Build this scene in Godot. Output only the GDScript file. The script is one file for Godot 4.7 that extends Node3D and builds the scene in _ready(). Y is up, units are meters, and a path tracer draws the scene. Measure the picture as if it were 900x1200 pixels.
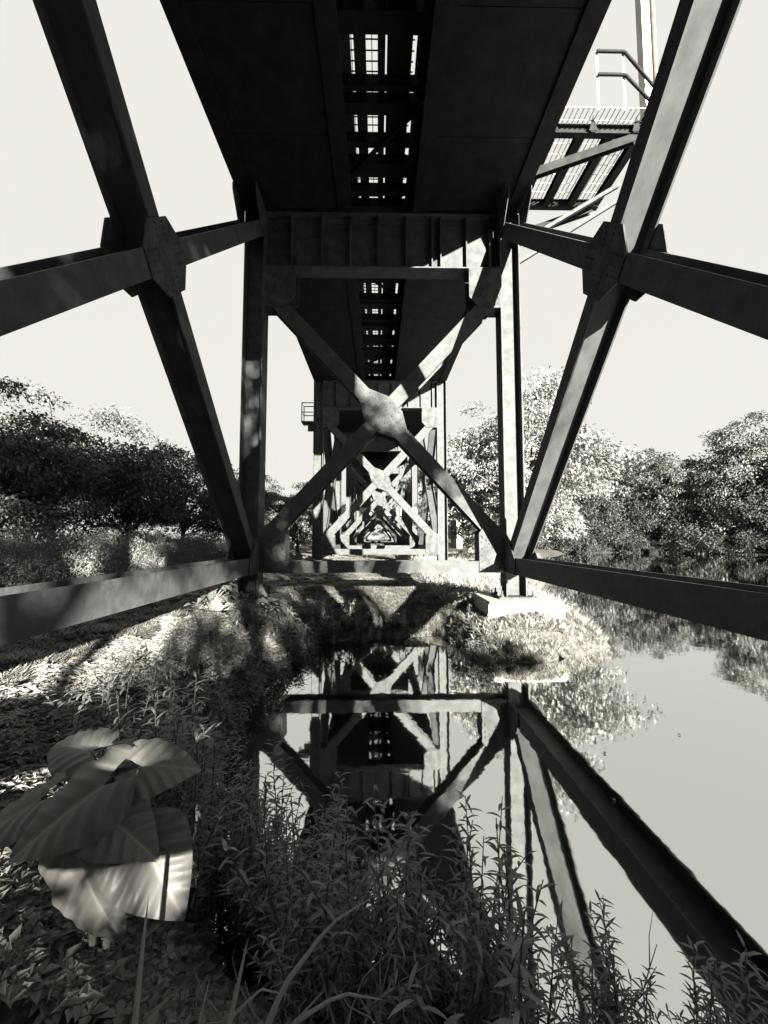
extends Node3D
# Under a riveted steel trestle: tower bents over a pond, banks with weeds, hedge and trees.

const CAM := Vector3(-0.1, 2.1, 0.0)
const SUN := Vector3(1.0, 0.54, 2.4)      # direction towards the sun
const BENT_A := -0.40                     # distance of the tower's near bent from the camera
const BENT_B := 9.0
const PITCH := 19.30                      # tower spacing along the line
const GB := 9.65                          # underside of the girders
const FOOT := 0.80

var rng := RandomNumberGenerator.new()
var used := {}
var M := {}
var shore := PackedVector2Array()         # outline of the water in (x, distance)

# ------------------------------------------------------------------ naming
func numbered(called: String) -> String:
	if not used.has(called):
		used[called] = 0
		return called
	used[called] += 1
	return "%s_%03d" % [called, used[called]]

func tag(o: Node, label: String, category: String, group := "", kind := "") -> Node:
	if label != "": o.set_meta("label", label)
	if category != "": o.set_meta("category", category)
	if group != "": o.set_meta("group", group)
	if kind != "": o.set_meta("kind", kind)
	return o

func thing(called: String, at: Vector3, label: String, category: String, group := "") -> Node3D:
	var o := Node3D.new()
	o.name = numbered(called)
	add_child(o)
	o.position = at
	tag(o, label, category, group)
	return o

func part(mesh: Mesh, called: String, mat: Material, parent: Node, at := Vector3.ZERO) -> MeshInstance3D:
	var o := MeshInstance3D.new()
	o.name = called
	o.mesh = mesh
	o.material_override = mat
	o.cast_shadow = GeometryInstance3D.SHADOW_CASTING_SETTING_ON
	parent.add_child(o, true)
	o.position = at
	return o

func copy(src: Node3D, called: String, at: Vector3, turn: float, size: Vector3, label: String, group: String) -> Node3D:
	var c: Node3D = src.duplicate()
	c.name = numbered(called)
	add_child(c)
	c.position = at
	c.rotation = Vector3(0, turn, 0)
	c.scale = size
	c.set_meta("label", label)
	if group != "": c.set_meta("group", group)
	return c

# ------------------------------------------------------------------ mesh building
class Geo:
	var v := PackedVector3Array()
	var n := PackedVector3Array()
	var c := PackedColorArray()
	var col := Color(1, 1, 1)
	func tri(a: Vector3, b: Vector3, d: Vector3, nn: Vector3) -> void:
		if (b - a).cross(d - a).dot(nn) > 0.0:
			v.append(a); v.append(d); v.append(b)
		else:
			v.append(a); v.append(b); v.append(d)
		for i in 3:
			n.append(nn); c.append(col)
	func quad(a: Vector3, b: Vector3, d: Vector3, e: Vector3, nn: Vector3) -> void:
		tri(a, b, d, nn); tri(a, d, e, nn)
	func smooth_tri(a: Vector3, b: Vector3, d: Vector3, na: Vector3, nb: Vector3, nd: Vector3) -> void:
		if (b - a).cross(d - a).dot(na + nb + nd) > 0.0:
			v.append(a); v.append(d); v.append(b); n.append(na); n.append(nd); n.append(nb)
		else:
			v.append(a); v.append(b); v.append(d); n.append(na); n.append(nb); n.append(nd)
		for i in 3: c.append(col)
	func vein_tri(a: Array, b: Array, d: Array) -> void:
		var f: bool = (b[0] - a[0]).cross(d[0] - a[0]).dot(a[1] + b[1] + d[1]) > 0.0
		for q in ([a, d, b] if f else [a, b, d]):
			v.append(q[0]); n.append(q[1])
			c.append(Color(q[2] * 0.985, q[2], q[2] * 0.965))
	# box with half axes a, b, d (vectors) around o, edges chamfered by e
	func box(o: Vector3, a: Vector3, b: Vector3, d: Vector3) -> void:
		for s in [-1.0, 1.0]:
			quad(o + a * s - b - d, o + a * s + b - d, o + a * s + b + d, o + a * s - b + d, (a * s).normalized())
			quad(o + b * s - a - d, o + b * s + a - d, o + b * s + a + d, o + b * s - a + d, (b * s).normalized())
			quad(o + d * s - a - b, o + d * s + a - b, o + d * s + a + b, o + d * s - a + b, (d * s).normalized())
	func abox(lo: Vector3, hi: Vector3) -> void:
		var h := (hi - lo) * 0.5
		box((lo + hi) * 0.5, Vector3(h.x, 0, 0), Vector3(0, h.y, 0), Vector3(0, 0, h.z))
	# wide flange beam, flanges facing along fn
	func hbeam(p0: Vector3, p1: Vector3, fn: Vector3, depth: float, fw: float, tf := 0.024, tw := 0.018) -> void:
		var ax := (p1 - p0) * 0.5
		var w := ax.normalized().cross(fn).normalized()
		var o := (p0 + p1) * 0.5
		for s in [-1.0, 1.0]:
			box(o + fn * s * (depth * 0.5 - tf * 0.5), ax, w * fw * 0.5, fn * tf * 0.5)
		box(o, ax * 0.9995, w * tw * 0.5, fn * (depth * 0.5 - tf))
	# flat plate: outline pts in the plane (u, w) at o, thickness t along nn
	func plate(pts: Array, o: Vector3, u: Vector3, w: Vector3, t: float) -> void:
		var nn := u.cross(w).normalized()
		var m := Vector2.ZERO
		for p in pts: m += p
		m /= pts.size()
		var k := pts.size()
		for i in k:
			var p: Vector2 = pts[i]
			var q: Vector2 = pts[(i + 1) % k]
			var a := o + u * p.x + w * p.y
			var b := o + u * q.x + w * q.y
			var cc := o + u * m.x + w * m.y
			tri(cc + nn * t * 0.5, a + nn * t * 0.5, b + nn * t * 0.5, nn)
			tri(cc - nn * t * 0.5, a - nn * t * 0.5, b - nn * t * 0.5, -nn)
			var side := (b - a).cross(nn).normalized()
			quad(a - nn * t * 0.5, b - nn * t * 0.5, b + nn * t * 0.5, a + nn * t * 0.5, side if side.dot((a + b) * 0.5 - cc) > 0 else -side)
	func rivet(o: Vector3, nn: Vector3, r := 0.02) -> void:
		var u := nn.cross(Vector3(0.31, 0.7, 0.64)).normalized()
		var w := nn.cross(u)
		for i in 7:
			var a0 := TAU * i / 7.0
			var a1 := TAU * (i + 1) / 7.0
			var d0 := u * cos(a0) + w * sin(a0)
			var d1 := u * cos(a1) + w * sin(a1)
			var t0 := o + d0 * r * 0.62 + nn * r * 0.55
			var t1 := o + d1 * r * 0.62 + nn * r * 0.55
			smooth_tri(o + d0 * r, o + d1 * r, t1, d0, d1, (d1 + nn).normalized())
			smooth_tri(o + d0 * r, t1, t0, d0, (d1 + nn).normalized(), (d0 + nn).normalized())
			smooth_tri(t0, t1, o + nn * r * 0.75, (d0 + nn).normalized(), (d1 + nn).normalized(), nn)
	# tube through points with radii
	func tube(pts: Array, radii: Array, sides := 6) -> void:
		var k := pts.size()
		var rings := []
		var dirs := []
		for i in k:
			var a: Vector3 = pts[maxi(i - 1, 0)]
			var b: Vector3 = pts[mini(i + 1, k - 1)]
			var d := (b - a).normalized()
			var u := d.cross(Vector3(0.13, 0.21, 0.97) if absf(d.z) < 0.9 else Vector3(0.9, 0.1, 0.1)).normalized()
			var w := d.cross(u)
			var ring := []
			var dd := []
			for j in sides:
				var an := TAU * j / sides
				var q := u * cos(an) + w * sin(an)
				ring.append(pts[i] + q * radii[i])
				dd.append(q)
			rings.append(ring); dirs.append(dd)
		for i in k - 1:
			for j in sides:
				var j2 := (j + 1) % sides
				smooth_tri(rings[i][j], rings[i][j2], rings[i + 1][j2], dirs[i][j], dirs[i][j2], dirs[i + 1][j2])
				smooth_tri(rings[i][j], rings[i + 1][j2], rings[i + 1][j], dirs[i][j], dirs[i + 1][j2], dirs[i + 1][j])
		for i in [0, k - 1]:
			var d2: Vector3 = (pts[0] - pts[1]).normalized() if i == 0 else (pts[k - 1] - pts[k - 2]).normalized()
			for j in range(1, sides - 1):
				tri(rings[i][0], rings[i][j], rings[i][j + 1], d2)
	# one leaf: folded diamond
	func leaf(b: Vector3, d: Vector3, up: Vector3, l: float, w: float, bend := 0.0) -> void:
		var s := d.cross(up).normalized()
		var nn := s.cross(d).normalized()
		var mid := b + d * l * 0.45
		var tip := b + d * l - nn * bend * l
		var lft := mid + s * w * 0.5 + nn * w * 0.16
		var rgt := mid - s * w * 0.5 + nn * w * 0.16
		v.append(b); v.append(tip); v.append(lft)
		v.append(b); v.append(rgt); v.append(tip)
		var n0 := (nn - s * 0.3).normalized()
		var n1 := (nn + s * 0.3).normalized()
		for i in 3: n.append(n0)
		for i in 3: n.append(n1)
		for i in 6: c.append(col)
	# long lance leaf, arched, two segments plus a tip
	func lance(b: Vector3, d: Vector3, l: float, w: float, droop: float) -> void:
		var s := d.cross(Vector3.UP).normalized()
		if s.length() < 0.5: s = Vector3.RIGHT
		var p := [b]
		var dir := d
		var steps := 4
		for i in steps:
			dir = (dir + Vector3.DOWN * droop).normalized()
			p.append(p[i] + dir * l / steps)
		var ws := [0.25, 0.9, 1.0, 0.62, 0.0]
		for i in steps:
			var nn: Vector3 = s.cross((p[i + 1] - p[i]).normalized()).normalized()
			if nn.y < 0: nn = -nn
			var w0: float = w * 0.5 * ws[i]
			var w1: float = w * 0.5 * ws[i + 1]
			if i < steps - 1:
				quad(p[i] - s * w0, p[i] + s * w0, p[i + 1] + s * w1, p[i + 1] - s * w1, nn)
			else:
				tri(p[i] - s * w0, p[i] + s * w0, p[i + 1], nn)
	func mesh() -> ArrayMesh:
		var arr := []
		arr.resize(Mesh.ARRAY_MAX)
		arr[Mesh.ARRAY_VERTEX] = v
		arr[Mesh.ARRAY_NORMAL] = n
		arr[Mesh.ARRAY_COLOR] = c
		var m := ArrayMesh.new()
		m.add_surface_from_arrays(Mesh.PRIMITIVE_TRIANGLES, arr)
		return m

# ------------------------------------------------------------------ materials
func noise_tex(freq: float, lo: float, hi: float, tint: Vector3, octaves := 5, sz := 512, seed_ := 1, mid := -1.0) -> NoiseTexture2D:
	var fn := FastNoiseLite.new()
	fn.seed = seed_
	fn.noise_type = FastNoiseLite.TYPE_SIMPLEX_SMOOTH
	fn.frequency = freq
	fn.fractal_octaves = octaves
	fn.fractal_gain = 0.6
	var t := NoiseTexture2D.new()
	t.width = sz; t.height = sz
	t.seamless = true
	t.noise = fn
	var g := Gradient.new()
	var c0 := Color(lo * tint.x, lo * tint.y, lo * tint.z).linear_to_srgb()
	var c1 := Color(hi * tint.x, hi * tint.y, hi * tint.z).linear_to_srgb()
	g.set_color(0, c0); g.set_color(1, c1)
	if mid >= 0.0:
		g.add_point(0.5, Color(mid * tint.x, mid * tint.y, mid * tint.z).linear_to_srgb())
	t.color_ramp = g
	return t

func bump_tex(freq: float, strength: float, sz := 512, seed_ := 3, octaves := 4) -> NoiseTexture2D:
	var fn := FastNoiseLite.new()
	fn.seed = seed_
	fn.frequency = freq
	fn.fractal_octaves = octaves
	var t := NoiseTexture2D.new()
	t.width = sz; t.height = sz
	t.seamless = true
	t.as_normal_map = true
	t.bump_strength = strength
	t.noise = fn
	return t

func surface(tex: Texture2D, scale_: float, rough: float, bump: Texture2D = null, bump_amount := 0.5) -> StandardMaterial3D:
	var m := StandardMaterial3D.new()
	m.albedo_texture = tex
	m.roughness = rough
	m.uv1_triplanar = true
	m.uv1_world_triplanar = true
	m.uv1_scale = Vector3.ONE * scale_
	m.metallic_specular = 0.2
	if bump:
		m.normal_enabled = true
		m.normal_texture = bump
		m.normal_scale = bump_amount
	m.cull_mode = BaseMaterial3D.CULL_DISABLED
	return m

func leafmat(rough: float, glow_through: float) -> StandardMaterial3D:
	var m := StandardMaterial3D.new()
	m.vertex_color_use_as_albedo = true
	m.albedo_color = Color.WHITE
	m.metallic_specular = 0.3
	m.roughness = rough
	m.cull_mode = BaseMaterial3D.CULL_DISABLED
	if glow_through > 0.0:
		m.backlight_enabled = true
		m.backlight = Color(glow_through, glow_through, glow_through * 0.96)
	return m

func make_materials() -> void:
	var cool := Vector3(0.92, 1.0, 1.04)
	var warm := Vector3(1.0, 0.985, 0.93)
	M.steel = surface(noise_tex(0.010, 0.027, 0.056, cool, 6, 1024, 11, 0.040), 0.30, 0.6, bump_tex(0.05, 2.0), 0.35)
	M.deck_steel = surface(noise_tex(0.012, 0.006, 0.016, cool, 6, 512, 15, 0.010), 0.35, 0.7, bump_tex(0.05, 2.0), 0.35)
	M.plate = surface(noise_tex(0.012, 0.018, 0.058, cool, 6, 512, 12, 0.037), 0.5, 0.6, bump_tex(0.08, 3.0), 0.5)
	M.timber = surface(noise_tex(0.02, 0.012, 0.035, warm, 5, 512, 13), 0.8, 0.85)
	M.concrete = surface(noise_tex(0.02, 0.14, 0.34, warm, 6, 512, 14), 0.7, 0.9, bump_tex(0.1, 4.0), 0.6)
	M.paint = surface(noise_tex(0.02, 0.25, 0.40, warm, 5, 256, 16), 0.7, 0.6)
	M.soil = surface(noise_tex(0.02, 0.02, 0.11, warm, 7, 1024, 17, 0.05), 0.30, 1.0, bump_tex(0.12, 8.0, 512, 5), 1.0)
	M.bark = surface(noise_tex(0.03, 0.03, 0.09, warm, 5, 256, 18), 1.2, 0.95, bump_tex(0.1, 6.0), 0.8)
	M.pale_bark = surface(noise_tex(0.03, 0.16, 0.34, warm, 5, 256, 19), 1.2, 0.9)
	M.twig = surface(noise_tex(0.05, 0.08, 0.22, warm, 4, 128, 20), 3.0, 0.8)
	M.stem = surface(noise_tex(0.05, 0.04, 0.09, warm, 4, 128, 21), 3.0, 0.8)
	M.leaf = leafmat(0.55, 0.10)
	M.leaf_gloss = leafmat(0.42, 0.05)
	M.leaf_far = leafmat(0.7, 0.0)
	var w := StandardMaterial3D.new()
	w.albedo_color = Color(0.64, 0.642, 0.625).linear_to_srgb()
	w.metallic = 1.0
	w.metallic_specular = 1.0
	w.roughness = 0.03
	w.normal_enabled = true
	w.normal_texture = bump_tex(0.012, 1.0, 1024, 8, 3)
	w.normal_scale = 0.10
	w.uv1_triplanar = true
	w.uv1_world_triplanar = true
	w.uv1_scale = Vector3.ONE * 0.22
	M.water = w

# ------------------------------------------------------------------ terrain
func shore_distance(x: float, d: float) -> float:   # >0 on land, <0 in the water
	var p := Vector2(x, d)
	var best := 1e9
	var k := shore.size()
	for i in k:
		var a := shore[i]
		var ab := shore[(i + 1) % k] - a
		var t := clampf((p - a).dot(ab) / ab.length_squared(), 0.0, 1.0)
		best = minf(best, (a + ab * t - p).length_squared())
	best = sqrt(best)
	return -best if Geometry2D.is_point_in_polygon(p, shore) else best

var relief := FastNoiseLite.new()
func ground_height(x: float, d: float) -> float:
	var s := shore_distance(x, d)
	if s <= 0.0:
		return maxf(-1.2, s * 0.55) - 0.02
	var top := 0.82
	if d > 6.0 and x > 1.0: top = 0.62
	if x < -5.0: top += minf((-5.0 - x) * 0.03, 0.6)
	if d < 1.5 and absf(x) < 3.0: top = 0.55
	var soft := 0.75 if d < 7.5 else 0.45
	if x < 1.7 and d > 7.5: soft = lerpf(1.5, 0.6, clampf((x - 0.6) / 1.1, 0.0, 1.0))
	var rise := 1.0 - exp(-s / soft)
	return top * rise + relief.get_noise_2d(x * 3.0, d * 3.0) * 0.07 * minf(s * 2.0, 1.0)

func axis(lo: float, hi: float, fine_lo: float, fine_hi: float, step: float, grow: float) -> PackedFloat32Array:
	var out := PackedFloat32Array()
	var left := []
	var p := fine_lo
	var st := step
	while p > lo:
		st *= grow
		p -= st
		left.append(maxf(p, lo))
	left.reverse()
	for q in left: out.append(q)
	p = fine_lo
	while p < fine_hi:
		out.append(p)
		p += step
	st = step
	while p < hi:
		out.append(p)
		st *= grow
		p += st
	out.append(hi)
	return out

func build_ground() -> void:
	var xs := axis(-420, 420, -8.0, 8.0, 0.16, 1.13)
	var ds := axis(-120, 520, -0.5, 12.0, 0.16, 1.10)
	var nx := xs.size()
	var nd := ds.size()
	var v := PackedVector3Array()
	var n := PackedVector3Array()
	var idx := PackedInt32Array()
	for j in nd:
		for i in nx:
			v.append(Vector3(xs[i], ground_height(xs[i], ds[j]), -ds[j]))
	for j in nd:
		for i in nx:
			var a := v[j * nx + maxi(i - 1, 0)]
			var b := v[j * nx + mini(i + 1, nx - 1)]
			var c := v[maxi(j - 1, 0) * nx + i]
			var e := v[mini(j + 1, nd - 1) * nx + i]
			var q := (b - a).cross(e - c)
			n.append((q if q.y > 0 else -q).normalized())
	for j in nd - 1:
		for i in nx - 1:
			var o := j * nx + i
			idx.append_array([o, o + nx, o + 1, o + 1, o + nx, o + nx + 1])
	var arr := []
	arr.resize(Mesh.ARRAY_MAX)
	arr[Mesh.ARRAY_VERTEX] = v
	arr[Mesh.ARRAY_NORMAL] = n
	arr[Mesh.ARRAY_INDEX] = idx
	var m := ArrayMesh.new()
	m.add_surface_from_arrays(Mesh.PRIMITIVE_TRIANGLES, arr)
	tag(part(m, "ground", M.soil, self), "earth banks round the pond under the trestle", "ground", "", "structure")

func build_water() -> void:
	var g := Geo.new()
	g.quad(Vector3(-4, 0, 6), Vector3(95, 0, 30), Vector3(95, 0, -75), Vector3(-4, 0, -75), Vector3.UP)
	tag(part(g.mesh(), "pond_water", M.water, self), "still dark pond water mirroring the trestle and the sky", "water", "", "structure")

# ------------------------------------------------------------------ trestle
func tower_node() -> Node3D:
	var t := thing("trestle_tower", Vector3(0, FOOT, 0), "nearest riveted steel trestle tower, its legs and braces framing the view", "trestle tower", "steel towers carrying the trestle")
	var U := Vector3(1, 0, 0)
	var V := Vector3(0, 1, 0)
	var Y := func(y: float) -> float: return y - FOOT
	var cx := 2.93
	for dd in [BENT_A, BENT_B]:
		var z: float = -dd
		for s in [-1.0, 1.0]:
			var g := Geo.new()
			g.hbeam(Vector3(cx * s, 0.04, z), Vector3(cx * s, Y.call(GB - 0.02), z), U, 0.46, 0.42, 0.03, 0.02)
			var col := part(g.mesh(), "column", M.steel, t)
			g = Geo.new()
			g.abox(Vector3(cx * s - 0.42, 0.0, z - 0.34), Vector3(cx * s + 0.42, 0.04, z + 0.34))
			for k in [-1.0, 1.0]:
				g.plate([Vector2(0, 0), Vector2(0.18 , 0), Vector2(0, 0.34)], Vector3(cx * s + 0.23 * k, 0.04, z + 0.06), U * k, V, 0.02)
			part(g.mesh(), "base_plate", M.plate, col)
			for bx in [-0.34, 0.34]:
				for bz in [-0.25, 0.25]:
					g = Geo.new()
					g.tube([Vector3(cx * s + bx, -0.05, z + bz), Vector3(cx * s + bx, 0.17, z + bz)], [0.022, 0.022], 6)
					g.tube([Vector3(cx * s + bx, 0.04, z + bz), Vector3(cx * s + bx, 0.085, z + bz)], [0.042, 0.042], 6)
					part(g.mesh(), "anchor_bolt", M.plate, col)
		# cap girder between the columns
		var g2 := Geo.new()
		var cy0: float = Y.call(8.3)
		var cy1: float = Y.call(GB - 0.03)
		g2.abox(Vector3(-2.69, cy0 + 0.03, z - 0.012), Vector3(2.69, cy1 - 0.03, z + 0.012))
		g2.abox(Vector3(-2.69, cy0, z - 0.2), Vector3(2.69, cy0 + 0.028, z + 0.2))
		g2.abox(Vector3(-2.69, cy1 - 0.028, z - 0.2), Vector3(2.69, cy1, z + 0.2))
		for k in [-1.0, 1.0]:
			g2.abox(Vector3(-2.68, cy0 + 0.03, z + k * 0.021 - 0.008), Vector3(2.68, cy0 + 0.15, z + k * 0.021 + 0.008))
			g2.abox(Vector3(-2.68, cy1 - 0.15, z + k * 0.021 - 0.008), Vector3(2.68, cy1 - 0.03, z + k * 0.021 + 0.008))
		var cap := part(g2.mesh(), "cap_girder", M.steel, t)
		var sg := Geo.new()
		sg.abox(Vector3(-0.012, cy0 + 0.032, -0.15), Vector3(0.012, cy1 - 0.032, -0.03))
		sg.abox(Vector3(-0.012, cy0 + 0.032, 0.03), Vector3(0.012, cy1 - 0.032, 0.15))
		sg.abox(Vector3(-0.06, cy0 + 0.16, 0.0135), Vector3(0.06, cy1 - 0.16, 0.0290))
		var sm := sg.mesh()
		for x in [-2.1, -1.4, -0.75, -0.1, 0.55, 1.15, 1.35, 1.95, 2.5]:
			part(sm, "stiffener", M.steel, cap, Vector3(x, 0, z))
		var rg := Geo.new()
		for i in 52:
			rg.rivet(Vector3(-2.6 + i * 0.102, cy0 + 0.09, z + 0.029), Vector3(0, 0, 1), 0.017)
			rg.rivet(Vector3(-2.6 + i * 0.102, cy0, z + 0.12), Vector3(0, -1, 0), 0.017)
		tag(part(rg.mesh(), "rivets", M.plate, cap), "", "", "", "stuff")
		# cross bracing of the bent: one full diagonal, the other in two halves
		var a := Vector3(-2.62, Y.call(7.72), z)
		var b := Vector3(2.62, Y.call(2.05), z)
		var c := Vector3(2.62, Y.call(7.72), z)
		var d := Vector3(-2.62, Y.call(2.05), z)
		var F := Vector3(0, 0, 1)
		var g3 := Geo.new()
		g3.hbeam(a, b, F, 0.36, 0.33)
		part(g3.mesh(), "cross_brace", M.steel, t)
		var mid := (a + b) * 0.5
		var dir := (c - d).normalized()
		for e in [c, d]:
			g3 = Geo.new()
			var sgn := 1.0 if e == c else -1.0
			g3.hbeam(mid + dir * sgn * 0.17, e, F, 0.36, 0.33)
			part(g3.mesh(), "cross_brace", M.steel, t)
		# centre gusset, long along the full diagonal, both faces
		var da := (b - a).normalized()
		var wa := da.cross(F).normalized()
		for k in [-1.0, 1.0]:
			g3 = Geo.new()
			var o: Vector3 = mid + F * k * 0.192
			var outline := [Vector2(-0.62, 0.165), Vector2(-0.62, -0.165), Vector2(-0.22, -0.36), Vector2(0.26, -0.36), Vector2(0.62, -0.165), Vector2(0.62, 0.165), Vector2(0.26, 0.36), Vector2(-0.22, 0.36)]
			g3.plate(outline, o, da, wa, 0.018)
			var gp := part(g3.mesh(), "gusset_plate", M.plate, t)
			rg = Geo.new()
			for i in 7:
				for q in [-0.11, 0.11]:
					rg.rivet(o + da * (-0.54 + i * 0.18) + wa * q + F * k * 0.009, F * k)
			for q in [-0.29, 0.29]:
				for i in 4:
					rg.rivet(o + da * (-0.2 + i * 0.14) + wa * q + F * k * 0.009, F * k)
			tag(part(rg.mesh(), "rivets", M.plate, gp), "", "", "", "stuff")
		# bottom strut
		g3 = Geo.new()
		g3.hbeam(Vector3(-2.69, Y.call(1.48), z), Vector3(2.69, Y.call(1.48), z), F, 0.38, 0.25)
		part(g3.mesh(), "bottom_strut", M.steel, t)
		# corner gussets
		for s in [-1.0, 1.0]:
			for lower in [true, false]:
				g3 = Geo.new()
				var poly: Array
				if lower: poly = [Vector2(2.70, Y.call(1.355)), Vector2(2.12, Y.call(1.355)), Vector2(2.12, Y.call(2.22)), Vector2(2.30, Y.call(2.45)), Vector2(2.70, Y.call(2.32))]
				else: poly = [Vector2(2.70, Y.call(8.29)), Vector2(1.98, Y.call(8.29)), Vector2(1.98, Y.call(7.62)), Vector2(2.2, Y.call(7.36)), Vector2(2.70, Y.call(7.36))]
				for k in [-1.0, 1.0]:
					g3.plate(poly, Vector3(0, 0, z + k * 0.203), U * s, V, 0.018)
				if lower:
					g3.abox(Vector3(2.125 if s > 0 else -2.141, Y.call(1.62), z - 0.19), Vector3(2.141 if s > 0 else -2.125, Y.call(2.2), z + 0.19))
				else:
					g3.abox(Vector3(2.21 if s > 0 else -2.69, Y.call(7.365), z - 0.19), Vector3(2.69 if s > 0 else -2.21, Y.call(7.381), z + 0.19))
				var gp2 := part(g3.mesh(), "gusset_plate", M.plate, t)
				rg = Geo.new()
				for i in 6:
					for q in [0.06, 0.14]:
						var y0 := 1.45 if lower else 7.45
						rg.rivet(Vector3(s * (2.70 - q), Y.call(y0 + i * 0.14), z + 0.212), F)
						if lower and q < 0.1: rg.rivet(Vector3(s * 2.18, Y.call(y0 + i * 0.14), z + 0.212), F)
				for i in 5:
					rg.rivet(Vector3(s * (2.2 + i * 0.09), Y.call(1.42 if lower else 7.42), z + 0.212), F)
					rg.rivet(Vector3(s * (2.2 + i * 0.07), Y.call((2.12 - i * 0.07) if lower else (7.60 + i * 0.07)), z + 0.212), F)
				tag(part(rg.mesh(), "rivets", M.plate, gp2), "", "", "", "stuff")
	# side faces: bottom strut and a cross of two diagonals
	for s in [-1.0, 1.0]:
		var g := Geo.new()
		g.hbeam(Vector3(cx * s, Y.call(1.53), -BENT_A - 0.23), Vector3(cx * s, Y.call(1.53), -BENT_B + 0.23), U, 0.45, 0.34)
		part(g.mesh(), "side_strut", M.steel, t)
		g = Geo.new()
		var a0 := Vector3(cx * s, Y.call(1.60), -8.74)
		var a1 := Vector3(cx * s, Y.call(9.5), -0.78)
		g.hbeam(a0, a1, U, 0.44, 0.27)
		part(g.mesh(), "side_brace", M.steel, t)
		var b0 := Vector3(cx * s, Y.call(9.20), -8.75)
		var b1 := Vector3(cx * s, Y.call(1.48), -0.30)
		# crossing point in the side plane
		var da := (a1 - a0).normalized()
		var db := (b1 - b0).normalized()
		var t2 := (Vector2(b0.z - a0.z, b0.y - a0.y)).cross(Vector2(db.z, db.y)) / Vector2(da.z, da.y).cross(Vector2(db.z, db.y))
		var x := a0 + da * t2
		for e in [b0, b1]:
			g = Geo.new()
			var ed: Vector3 = (e - x).normalized()
			g.hbeam(x + ed * 0.14, e, U, 0.44, 0.30)
			part(g.mesh(), "side_brace", M.steel, t)
		for k in [-1.0, 1.0]:
			g = Geo.new()
			var o: Vector3 = x + U * k * 0.231
			g.plate([Vector2(-0.50, -0.14), Vector2(-0.26, -0.40), Vector2(0.24, -0.40), Vector2(0.52, -0.16), Vector2(0.52, 0.16), Vector2(0.24, 0.40), Vector2(-0.26, 0.40), Vector2(-0.50, 0.14)], o, db, U.cross(db), 0.018)
			var gp := part(g.mesh(), "gusset_plate", M.plate, t)
			var rg := Geo.new()
			var wd := U.cross(db)
			for i in 4:
				for q in [-0.11, 0.0, 0.11]:
					rg.rivet(o + db * (0.24 + i * 0.075) + wd * q + U * k * 0.009, U * k, 0.019)
					rg.rivet(o - db * (0.24 + i * 0.075) + wd * q + U * k * 0.009, U * k, 0.019)
			for i in 4:
				for q in [-0.1, 0.1]:
					rg.rivet(o + wd * (0.16 + i * 0.065) + db * q + U * k * 0.009, U * k, 0.019)
					rg.rivet(o - wd * (0.16 + i * 0.065) + db * q + U * k * 0.009, U * k, 0.019)
			tag(part(rg.mesh(), "rivets", M.plate, gp), "", "", "", "stuff")
		# top gusset where the diagonal meets the far bent
		for k in [-1.0, 1.0]:
			g = Geo.new()
			g.plate([Vector2(0, 0), Vector2(0.75, 0), Vector2(0.75, -0.15), Vector2(0.35, -0.62), Vector2(0, -0.62)], Vector3(cx * s + k * 0.243, Y.call(GB - 0.03), -BENT_B + 0.215), Vector3(0, 0, 1), V, 0.018)
			part(g.mesh(), "gusset_plate", M.plate, t)
			g = Geo.new()
			g.plate([Vector2(0, 0), Vector2(0.62, 0), Vector2(0.62, 0.3), Vector2(0.22, 0.75), Vector2(0, 0.75)], Vector3(cx * s + k * 0.243, Y.call(1.36), -BENT_B + 0.215), Vector3(0, 0, 1), V, 0.018)
			part(g.mesh(), "gusset_plate", M.plate, t)
	return t

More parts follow.
